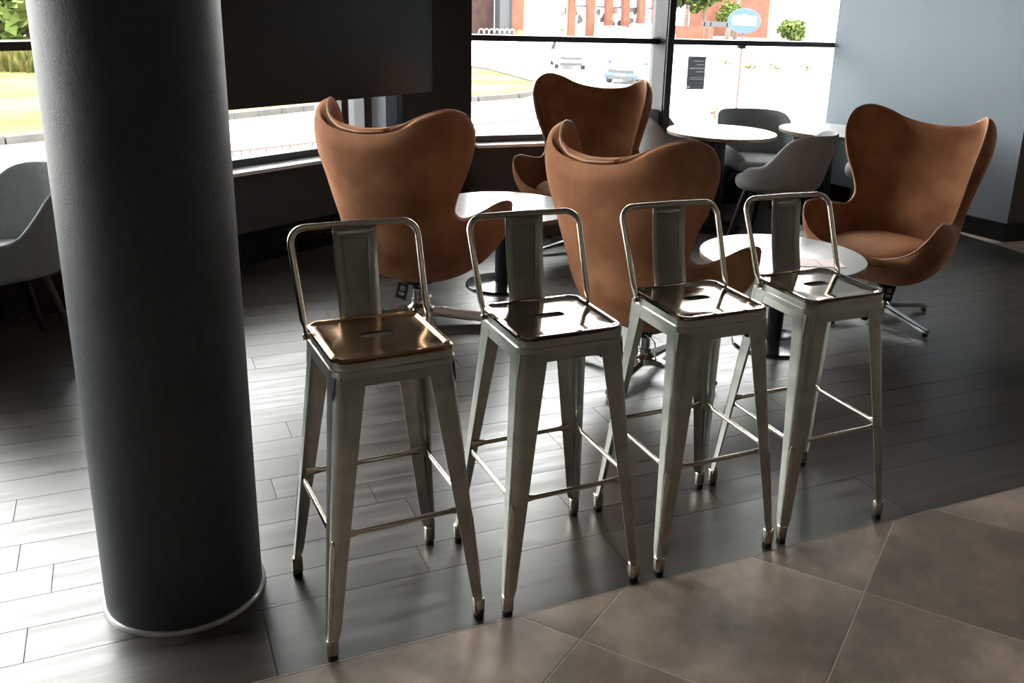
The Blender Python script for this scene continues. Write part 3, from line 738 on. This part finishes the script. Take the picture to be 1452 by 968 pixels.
# leaflets lying on the low table
bm = B(); box(bm, -.105, -.07, 0, 0.0, .07, .0018); box(bm, .004, -.072, 0, .108, .068, .0022)
for v in bm.verts:
    if v.co.z > .001: v.co.z += .004*math.sin(v.co.x*25)**2
o = obj('leaflet', bm, 'paper'); o.location = (1.04, 4.20, .4505); o.rotation_euler = (0, 0, R(4)); tag(o, 'pale pink and white leaflet lying on the low table at right', 'leaflet')

# ---------------------------------------------------------------- grey tub chairs
def make_tub(label, loc, rz, fab='grey_fab'):
    t = thing('tub_chair', label, 'chair', (*loc, 0), rz, 'grey fabric tub chairs')
    n = 44; zs = 8
    HT = [(0, .778, .31), (50, .775, .315), (66, .735, .315), (78, .64, .31), (90, .565, .305), (112, .54, .30), (130, .49, .285), (140, .44, .265)]
    bm = B(); I = []; O = []
    for i in range(n+1):
        ph = -140+280*i/n; h_, rr = cr1(HT, abs(ph)); a = R(ph)
        ci, co = [], []
        for j in range(zs+1):
            k = j/zs; z = .385+(h_-.385)*k
            sc_ = .84+.16*(k*(h_-.385)/.39)**.7 if k > 0 else .80
            lean = .06*max(0, math.cos(a))*(z-.385)/.415
            x = rr*1.02*sc_*math.sin(a); y = rr*.98*sc_*math.cos(a)+lean
            if abs(ph) > 90: y = -abs(math.cos(a))*rr*sc_*1.05
            nx_, ny_ = math.sin(a), math.cos(a)
            th = .016*(1-.5*(k > .95))
            co.append(bm.verts.new((x+nx_*th, y+ny_*th, z))); ci.append(bm.verts.new((x-nx_*th, y-ny_*th, z)))
        I.append(ci); O.append(co)
    for i in range(n):
        for j in range(zs):
            bm.faces.new((O[i][j], O[i+1][j], O[i+1][j+1], O[i][j+1])); bm.faces.new((I[i+1][j], I[i][j], I[i][j+1], I[i+1][j+1]))
        bm.faces.new((O[i][zs], O[i+1][zs], I[i+1][zs], I[i][zs])); bm.faces.new((O[i+1][0], O[i][0], I[i][0], I[i+1][0]))
    for i in (0, n):
        for j in range(zs): bm.faces.new((O[i][j], O[i][j+1], I[i][j+1], I[i][j]))
    obj('shell', bm, fab, t, smooth=True, mods=[('SUBSURF', dict(levels=1, render_levels=1))])
    bm = B(); rings = []
    for s, z in ((.001, .365), (.80, .365), (.93, .375), (.99, .40), (1, .425), (.97, .447), (.85, .458), (.001, .466)):
        ring = []
        for i in range(36):
            a = 2*PI*i/36; c, s_ = math.cos(a), math.sin(a)
            ring.append((s*.235*math.copysign(abs(c)**.7, c), -.03+s*.245*math.copysign(abs(s_)**.7, s_), z))
        rings.append(ring)
    loft(bm, rings); obj('seat', bm, 'pale_fab', t, smooth=True)
    for sx, sy in ((-1, -1), (1, -1), (-1, 1), (1, 1)):
        bm = B(); tube(bm, [(sx*.15, sy*.14-.02, .375), (sx*.235, sy*.225-.02, 0.0)], [.019, .012], 12); 
        for v in bm.verts:
            if v.co.z < .01: v.co.z = 0
        obj('leg', bm, 'black_wood', t, smooth=True, ang=40)
    return t
t0 = make_tub('grey tub chair seen from behind, beside the right edge of the nearer tall table', (1.24, 6.38), face(150))
dup(t0, (.62, 6.95), face(-10), 'dark grey tub chair behind the backlit egg chair, left of the window post')
dup(t0, (1.23, 7.21), face(283), 'grey tub chair by the far window facing the room, between the two tall tables')
dup(t0, (2.13, 7.0), face(165), 'pale grey tub chair mostly hidden behind the right egg chair, by the grey wall')
dup(t0, (-2.47, 3.76), face(228), 'light grey tub chair at the left edge of the photo, behind the dark column')

# ---------------------------------------------------------------- added fill light panels, unseen, brightening stool fronts and tiles
for i, (x, y) in enumerate(((-.5, -1.2), (1.8, -.6), (4.2, 1.2), (3.6, 3.6))):
    t = thing('fill_panel', 'added square fill light panel, unseen, above the tiled walkway', 'light', (x, y, 2.9), PA, 'added fill light panels')
    bm = B(); box(bm, -.30, -.30, -.02, .30, .30, -.001); obj('frame', bm, 'white', t)
    bm = B(); box(bm, -.28, -.28, -.024, .28, .28, -.021); obj('diffuser', bm, 'fill_glow', t)

# ---------------------------------------------------------------- outdoors
GZ = -2.7
bm = B(); vs_ = [bm.verts.new(p) for p in ((-160, -30, GZ), (160, -30, GZ), (160, 260, GZ), (-160, 260, GZ))]; bm.faces.new(vs_)
struct(obj('ground', bm, 'asphalt'))
# building below the shop floor
bm = B(); poly_prism(bm, [(-6.2, -4), (9, -4), (9, 9.8), (2.1, 8.6), (-1.3, 6.95), (-6.2, -.4)], GZ, -.26); struct(obj('wall_plinth', bm, 'kerb'))
bm = B(); poly_prism(bm, [(-6.6, -4), (9, -4), (9, 10.2), (2.1, 8.8), (-1.4, 7.2), (-6.6, -.2)], 3.1, 3.5); struct(obj('roof', bm, 'charcoal'))
K = [(-26, 12), (-19.5, 18.5), (-15.17, 23.92), (-14.66, 24.69), (-11.76, 30.17), (-9.89, 33.6), (-7.6, 36.6), (-4.97, 38.25), (-3.6, 40.0), (-2.9, 42.0), (-3.2, 46), (-6, 52), (-12, 58)]
isl = K+[(-30, 62), (-60, 60), (-60, 12)]
bm = B(); poly_prism(bm, isl, GZ-.1, GZ+.14); struct(obj('grass_island', bm, 'grass'))
kb = None
for a, b in zip(K, K[1:]):
    a, b = Vector(a), Vector(b); n_ = max(1, round((b-a).length/.95)); d = (b-a)/n_; nn = Vector((d.y, -d.x)).normalized()
    for k in range(n_):
        p, q_ = a+d*(k+.01), a+d*(k+.99); bm = B(); poly_prism(bm, [tuple(p), tuple(p+nn*.35), tuple(q_+nn*.35), tuple(q_)], GZ, GZ+.20)
        if kb is None:
            kb = thing('kerb', 'concrete kerb around the dry grass island across the street', 'kerb', (0, 0, 0))
        obj('kerb_stone', bm, 'kerb', kb)
def tufts(name, cx, cy, rx, ry, n, h, m, rot=0):
    bm = B()
    for i in range(n):
        x = random.uniform(-rx, rx); y = random.uniform(-ry, ry); X = cx+x*math.cos(rot)-y*math.sin(rot); Y = cy+x*math.sin(rot)+y*math.cos(rot)
        hh = h*random.uniform(.4, 1); a = random.random()*PI; w_ = hh*.35; dx, dy = math.cos(a)*w_, math.sin(a)*w_; z = GZ+.12
        v = [bm.verts.new(p) for p in ((X-dx, Y-dy, z), (X+dx, Y+dy, z), (X+dx*.4+random.uniform(-.2, .2)*hh, Y+dy*.4, z+hh))]; bm.faces.new(v)
    o = obj(name, bm, m); return o
o = tufts('dry_grass_tufts', -27, 41, 16, 2.6, 2600, 1.1, 'tuft', R(28)); tag(o, 'dry straw coloured tall grass across the island at far left', 'grass', kind='stuff')
def leaf_ball(bm, c, r, n, s):
    for i in range(n):
        d = Vector((random.gauss(0, 1), random.gauss(0, 1), random.gauss(0, 1))).normalized()*r*random.uniform(.55, 1); p = Vector(c)+Vector((d.x, d.y, d.z*.9))
        u = Vector((random.gauss(0, 1), random.gauss(0, 1), random.gauss(0, 1))).normalized()*s; w_ = u.orthogonal().normalized()*s*.7
        bm.faces.new([bm.verts.new(q) for q in (p-u, p+w_, p+u, p-w_)])
def make_tree(label, x, y, h, r, m='leaf', group='trees beyond the street'):
    t = thing('tree', label, 'tree', (x, y, GZ), 0, group)
    bm = B(); tube(bm, [(0, 0, 0), (.1, 0, h*.4), (0, .1, h*.8)], [.28, .2, .06], 8); obj('trunk', bm, 'bark', t, smooth=True)
    bm = B()
    for k in range(7): leaf_ball(bm, (random.uniform(-.5, .5)*r, random.uniform(-.5, .5)*r, h-r+random.uniform(-.9, .3)*r), r*.62, 260, .26*r/2)
    obj('crown', bm, m, t); return t
def shrub(label, x, y, w_, h, m='leaf', group=None):
    bm = B()
    for k in range(5): leaf_ball(bm, (x+random.uniform(-.5, .5)*w_, y+random.uniform(-.3, .3)*w_, GZ+h*random.uniform(.3, .75)), h*.42, 160, h*.10)
    return tag(obj('shrub', bm, m), label, 'shrub', group)
# far left bank of shrubs and trees
for i, (x, y) in enumerate(((-39, 46), (-32, 51.5), (-25.5, 58), (-47, 41), (-19, 64))):
    shrub(None, x, y, 5, 4.6, 'leaf' if i % 2 else 'dleaf'); bpy.context.scene.collection.objects[-1]
    o = [q for q in C.objects if q.name.startswith('shrub')][-1]
    tag(o, 'green bushes on the bank at the far left beyond the dry grass', 'shrub', 'bushes on the far bank')
# brick building across the street: front line from pixel measures
A = Vector((-7.3, 87.0)); Bv = Vector((5.93, 100.65)); BM, BL = frame_of(A, Bv)   # BM local x along the front, y towards us
bl = thing('shop_building', 'red brick building across the street with patterned display windows', 'building', (0, 0, 0))
bm = B(); box(bm, 0, -14, GZ, BL, -.4, 6, BM); obj('rear_block', bm, 'white', bl)
def ang(px): return px
piers = [.4, 2.1, 5.1, 8.3, 11.6, 14.6, 17.7]
piers = [BL*f_ for f_ in (.335, .47, .60, .725, .845, .965)]
for x in piers:
    bm = B(); box(bm, x-.42, -.5, GZ, x+.42, .1, 6, BM); obj('brick_pier', bm, 'brick', bl)
for a, b in zip(piers, piers[1:]):
    bm = B(); box(bm, a+.42, -.42, GZ+.35, b-.42, -.32, GZ+3.0, BM); obj('display_window', bm, 'mosaic', bl)
    bm = B(); box(bm, a+.42, -.42, GZ, b-.42, -.25, GZ+.35, BM); obj('stall_riser', bm, 'brick', bl)
    bm = B(); box(bm, a+.42, -.40, GZ+3.0, b-.42, -.28, GZ+3.15, BM); obj('window_head', bm, 'dgrey', bl)
bm = B(); box(bm, piers[0]-1.5, -.5, GZ, piers[0]-.42, -.1, 6, BM); obj('cream_bay', bm, 'cream', bl)
bm = B(); box(bm, piers[0]-1.25, -.1, GZ+.9, piers[0]-.65, -.06, GZ+3.0, BM); obj('narrow_display_window', bm, 'mosaic', bl)
bm = B(); box(bm, .4, -.5, GZ, piers[0]-1.5, -.1, 6, BM); obj('cream_bay', bm, 'cream', bl)
bm = B(); box(bm, .2, -.1, GZ+.3, 2.7, 0, GZ+2.7, BM); obj('white_board', bm, 'white', bl)
bm = B(); box(bm, -.9, -.5, GZ, .4, .1, 6, BM); obj('brick_pier', bm, 'brick', bl)
bm = B(); box(bm, -2.2, -.8, GZ, -.9, -.1, 6, BM); obj('grey_cladding', bm, 'dgrey', bl)
bm = B(); box(bm, -7, -1.2, GZ, -2.2, -.9, 1.6, BM); tag(obj('boundary_wall', bm, 'dbrick'), 'dark brick wall behind the hooped railing beyond the street', 'wall')
o = shrub('bright green bush over the dark brick wall across the street', -11.4, 87.6, 1.6, 3.4); o.location.z = 1.2
# hooped railing
h0 = Vector((-10.4, 82.8)); h1 = Vector((-7.6, 85.6)); HM, HL = frame_of(h0, h1)
hp = thing('hooped_railing', 'white hooped railing in front of the dark brick wall across the street', 'railing', (0, 0, 0))
for k in range(7):
    x = HL*(k+.5)/7; rr = HL/15; pts = [Vector((x-rr, 0, GZ)), Vector((x-rr, 0, GZ+.75))]+[Vector((x-rr*math.cos(a), 0, GZ+.75+rr*math.sin(a))) for a in [PI*i/8 for i in range(1, 8)]]+[Vector((x+rr, 0, GZ+.75)), Vector((x+rr, 0, GZ))]
    bm = B(); tube(bm, [HM @ p for p in pts], .04, 6); obj('hoop', bm, 'white_paint', hp)
bm = B(); lathe(bm, [(.25, GZ), (.35, GZ+.3), (.32, GZ+.8), (.1, GZ+1.0)], 12, -7.1, 85.2); tag(obj('yellow_bin', bm, 'yellow', smooth=True), 'yellow rounded bin at the end of the hooped railing', 'bin')
# guard rail on the near pavement
GA, GB = Vector((-11.0, 13.5)), Vector((0.6, 29.0)); GM, GL = frame_of(GA, GB)
gr = thing('guard_rail', 'thin rusty guard rail along the pavement just outside the windows', 'railing', (0, 0, 0))
bm = B(); tube(bm, [GM @ Vector((0, 0, -1.7)), GM @ Vector((GL, 0, -1.7))], .022, 6); obj('top_rail', bm, 'dark_rail', gr)
bm = B(); tube(bm, [GM @ Vector((0, 0, -2.55)), GM @ Vector((GL, 0, -2.55))], .02, 6); obj('bottom_rail', bm, 'dark_rail', gr)
x = .1
me0 = None
while x < GL:
    p = GM @ Vector((x, 0, 0))
    if me0 is None:
        bm = B(); box(bm, -.012, -.012, -2.7, .012, .012, -1.7); o = obj('baluster', bm, 'dark_rail', gr); me0 = o.data; o.location = (p.x, p.y, 0)
    else:
        o = bpy.data.objects.new('baluster', me0); C.objects.link(o); o.parent = gr; o.location = (p.x, p.y, 0)
    x += .19
# pavement strip
bm = B(); box(bm, -2, -.2, GZ, GL+30, 3.5, GZ+.08, GM); struct(obj('pavement', bm, 'pave'))

def make_car(label, x, y, rz, paint, L=4.3, W=1.78, Hh=1.48, plate=True, suv=False):
    t = thing('car', label, 'car', (x, y, GZ), rz)
    # forward = -y; side profile (y, z)
    h1 = Hh*.60
    prof = [(-L/2, .30), (-L/2-.02, .55), (-L/2+.10, h1*.86), (-L/2+1.05, h1), (-L/2+1.75, Hh*.985), (-L/2+2.2, Hh), (L/2-1.0, Hh*.98), (L/2-.30, h1*1.05), (L/2, h1*.95), (L/2, .32)]
    if suv: prof = [(-L/2, .38), (-L/2-.02, .65), (-L/2+.10, h1*.92), (-L/2+1.15, h1), (-L/2+1.75, Hh*.985), (-L/2+2.1, Hh), (L/2-.45, Hh*.99), (L/2-.15, h1*1.1), (L/2, h1*.9), (L/2, .40)]
    bm = B(); rings = []
    for xs, k in ((-1, .0), (-.97, 1), (.97, 1), (1, 0)):
        ring = []
        for (yy, z) in prof:
            tuck = .20*max(0, (z-h1)/(Hh-h1)) if z > h1*1.02 else 0
            ring.append((xs*(W/2-tuck), yy*(1 if k else .985), z if k else z-.02*(z > .5)))
        rings.append(ring)
    loft(bm, rings); obj('body', bm, paint, t, smooth=True, ang=35)
    def pane(name, pts, m='car_glass'):
        bm = B(); v = [bm.verts.new(p) for p in pts]; f = bm.faces.new(v); r_ = bmesh.ops.extrude_face_region(bm, geom=[f]); nv = [q for q in r_['geom'] if isinstance(q, bmesh.types.BMVert)]
        f.normal_update(); bmesh.ops.translate(bm, verts=nv, vec=f.normal*.012); obj(name, bm, m, t)
    y0, y1 = -L/2+1.12, -L/2+1.70; e = .014
    pane('windscreen', [(-W/2+.12, y0-e, h1+.03+e), (W/2-.12, y0-e, h1+.03+e), (W/2-.26, y1-e, Hh*.955+e), (-W/2+.26, y1-e, Hh*.955+e)])
    for s in (-1, 1):
        pane('side_window', [(s*(W/2-.012), y0+.25, h1+.05), (s*(W/2-.012), L/2-.55, h1+.07), (s*(W/2-.165), L/2-1.0, Hh*.93), (s*(W/2-.165), y1+.15, Hh*.93)])
        bm = B(); box(bm, s*(W/2-.42)-.17, -L/2-.035, .58, s*(W/2-.42)+.17, -L/2+.12, .72); obj('headlight', bm, 'dgrey', t)
        bm = B(); box(bm, s*(W/2+.08)-.08, -L/2+1.35, h1+.02, s*(W/2+.08)+.08, -L/2+1.45, h1+.16); obj('wing_mirror', bm, paint, t)
        for yy in (-L/2+.80, L/2-.80):
            bm = B(); r0 = .33 if not suv else .38
            loft(bm, [[(s*xx, yy+rr*math.cos(2*PI*i/24), r0+rr*math.sin(2*PI*i/24)) for i in range(24)] for xx, rr in ((W/2-.2, r0), (W/2+.012, r0), (W/2+.02, r0-.03))])
            wh = obj('wheel', bm, 'tyre', t, smooth=True, ang=40)
            bm = B(); loft(bm, [[(s*xx, yy+rr*math.cos(2*PI*i/20), r0+rr*math.sin(2*PI*i/20)) for i in range(20)] for xx, rr in ((W/2+.018, .21), (W/2+.03, .20))]); obj('hub_cap', bm, 'chrome', wh)
    bm = B(); box(bm, -.42, -L/2-.04, .56, .42, -L/2+.1, .70); obj('grille', bm, 'dgrey', t)
    bm = B(); box(bm, -W/2+.25, -L/2-.045, .24, W/2-.25, -L/2+.1, .40); obj('lower_grille', bm, 'dgrey', t)
    bm = B(); box(bm, -.26, -L/2-.055, .42, .26, -L/2-.03, .53); obj('number_plate', bm, 'white', t)
    return t
make_car('blue car with pale bonnet driving towards the window, nearest car on the road', 1.62, 50.5, R(-16), 'car_blue')
make_car('white car driving towards the window, left of the blue car', -2.0, 58.5, R(8), 'car_white')
make_car('beige off-road car parked in front of the brick building', 4.7, 94.6, R(90)+math.atan2(13.65, 13.2)*.35, 'car_beige', 4.5, 1.85, 1.75, suv=True)
make_car('white car parked behind the beige off-road car', 1.6, 91.8, R(90)+.25, 'car_white', 4.4)
# trees and hedge right of the brick building
make_tree('dark evergreen tree beside the right end of the brick building', 8.9, 105.5, 9, 2.6, 'dleaf')
make_tree('light green tree behind the low brick wall right of the building', 11.6, 114, 8, 2.4, 'leaf')
make_tree('bushy green tree right of the window post beyond the street', 13.2, 104.0, 4.5, 1.3, 'leaf')
make_tree('tall thin trunked tree behind the oval blue sign', 14.6, 108, 12, 2.0, 'dleaf')
bm = B(); box(bm, 6.6, 101.6, GZ, 11.5, 101.9, GZ+1.5); tag(obj('low_brick_wall', bm, 'brick'), 'low red brick wall in front of the trees beyond the street', 'wall')
bm = B(); box(bm, 10.5, 119, GZ, 20, 120, 6); tag(obj('brick_house', bm, 'brick'), 'reddish brick house front glimpsed above the oval sign', 'building')
o = shrub('clipped green shrub by the paving at the right beyond the street', 19.3, 101, 1.6, 2.4); 
for i, x in enumerate((9.0, 9.8, 12.2)):
    pass
br = thing('street_barrier', 'green and grey metal barrier on the paving left of the oval sign', 'barrier', (0, 0, 0))
for x in (9.9, 10.5, 12.1, 12.5):
    bm = B(); box(bm, x, 96.0, GZ, x+.09, 96.09, GZ+2.1); obj('barrier_post', bm, 'green_paint', br)
bm = B(); box(bm, 9.8, 96, GZ+1.7, 12.6, 96.05, GZ+2.2); obj('barrier_rail', bm, 'dgrey', br)
# oval sign on a pole
sx_, sy_, sz_ = 3.15, 22.0, 1.14
sg = thing('oval_sign', 'oval blue sign with a white panel on a thin pole', 'sign', (sx_, sy_, 0), R(-12))
bm = B(); loft(bm, [[(.365*math.cos(2*PI*i/48)*q_, yy, sz_+.270*math.sin(2*PI*i/48)*q_) for i in range(48)] for q_, yy in ((.98, .03), (1, .02), (1, 0), (.99, -.006))]); obj('sign_face', bm, 'blue_sign', sg, smooth=True, ang=40)
bm = B(); box(bm, -.26, -.012, sz_-.09, .27, -.007, sz_+.115); box(bm, -.03, -.012, sz_+.115, .05, -.007, sz_+.15); obj('white_panel', bm, 'white_paint', sg)
bm = B(); box(bm, -.025, .031, GZ, .025, .08, sz_+.1); obj('pole', bm, 'dark_rail', sg)
# planters on the paving opposite
for i, (px, py, pz) in enumerate(((7.7, 60.3, 0), (8.75, 57.2, 0), (10.3, 57.6, 0), (12.1, 57.4, 0))):
    t = thing('planter', ['pale planter with shrub beyond the window, just right of the grey poster', 'second pale planter to the right of the grey poster, on the bright paving', 'third pale planter to the right of the grey poster, on the bright paving', 'pale planter with shrub farthest right, beside the grey wall edge'][i], 'planter', (px, py, GZ), 0, 'planters on the bright paving')
    bm = B(); box(bm, -.45, -.2, 0, .45, .2, .45); obj('trough', bm, 'white_paint', t)
    bm = B(); leaf_ball(bm, (-.15, 0, .62), .26, 140, .05); leaf_ball(bm, (.18, 0, .62), .24, 140, .05); obj('foliage', bm, 'tuft', t)
bm = B()
for k in range(5): tube(bm, [(0, 0, 0), (random.uniform(-.1, .1), 0, .35), (random.uniform(-.15, .15), 0, random.uniform(.5, .8))], [.03, .02, .005], 5)
leaf_ball(bm, (0, 0, .5), .16, 60, .05)
o = obj('sapling', bm, mat('rust_leaves', (.09, .05, .025), .8)); o.location = (4.1, 34.0, GZ); tag(o, 'small rust brown sapling beyond the nearer tall table, below the poster', 'plant')
print('planks', cnt, 'objects', len(C.objects))
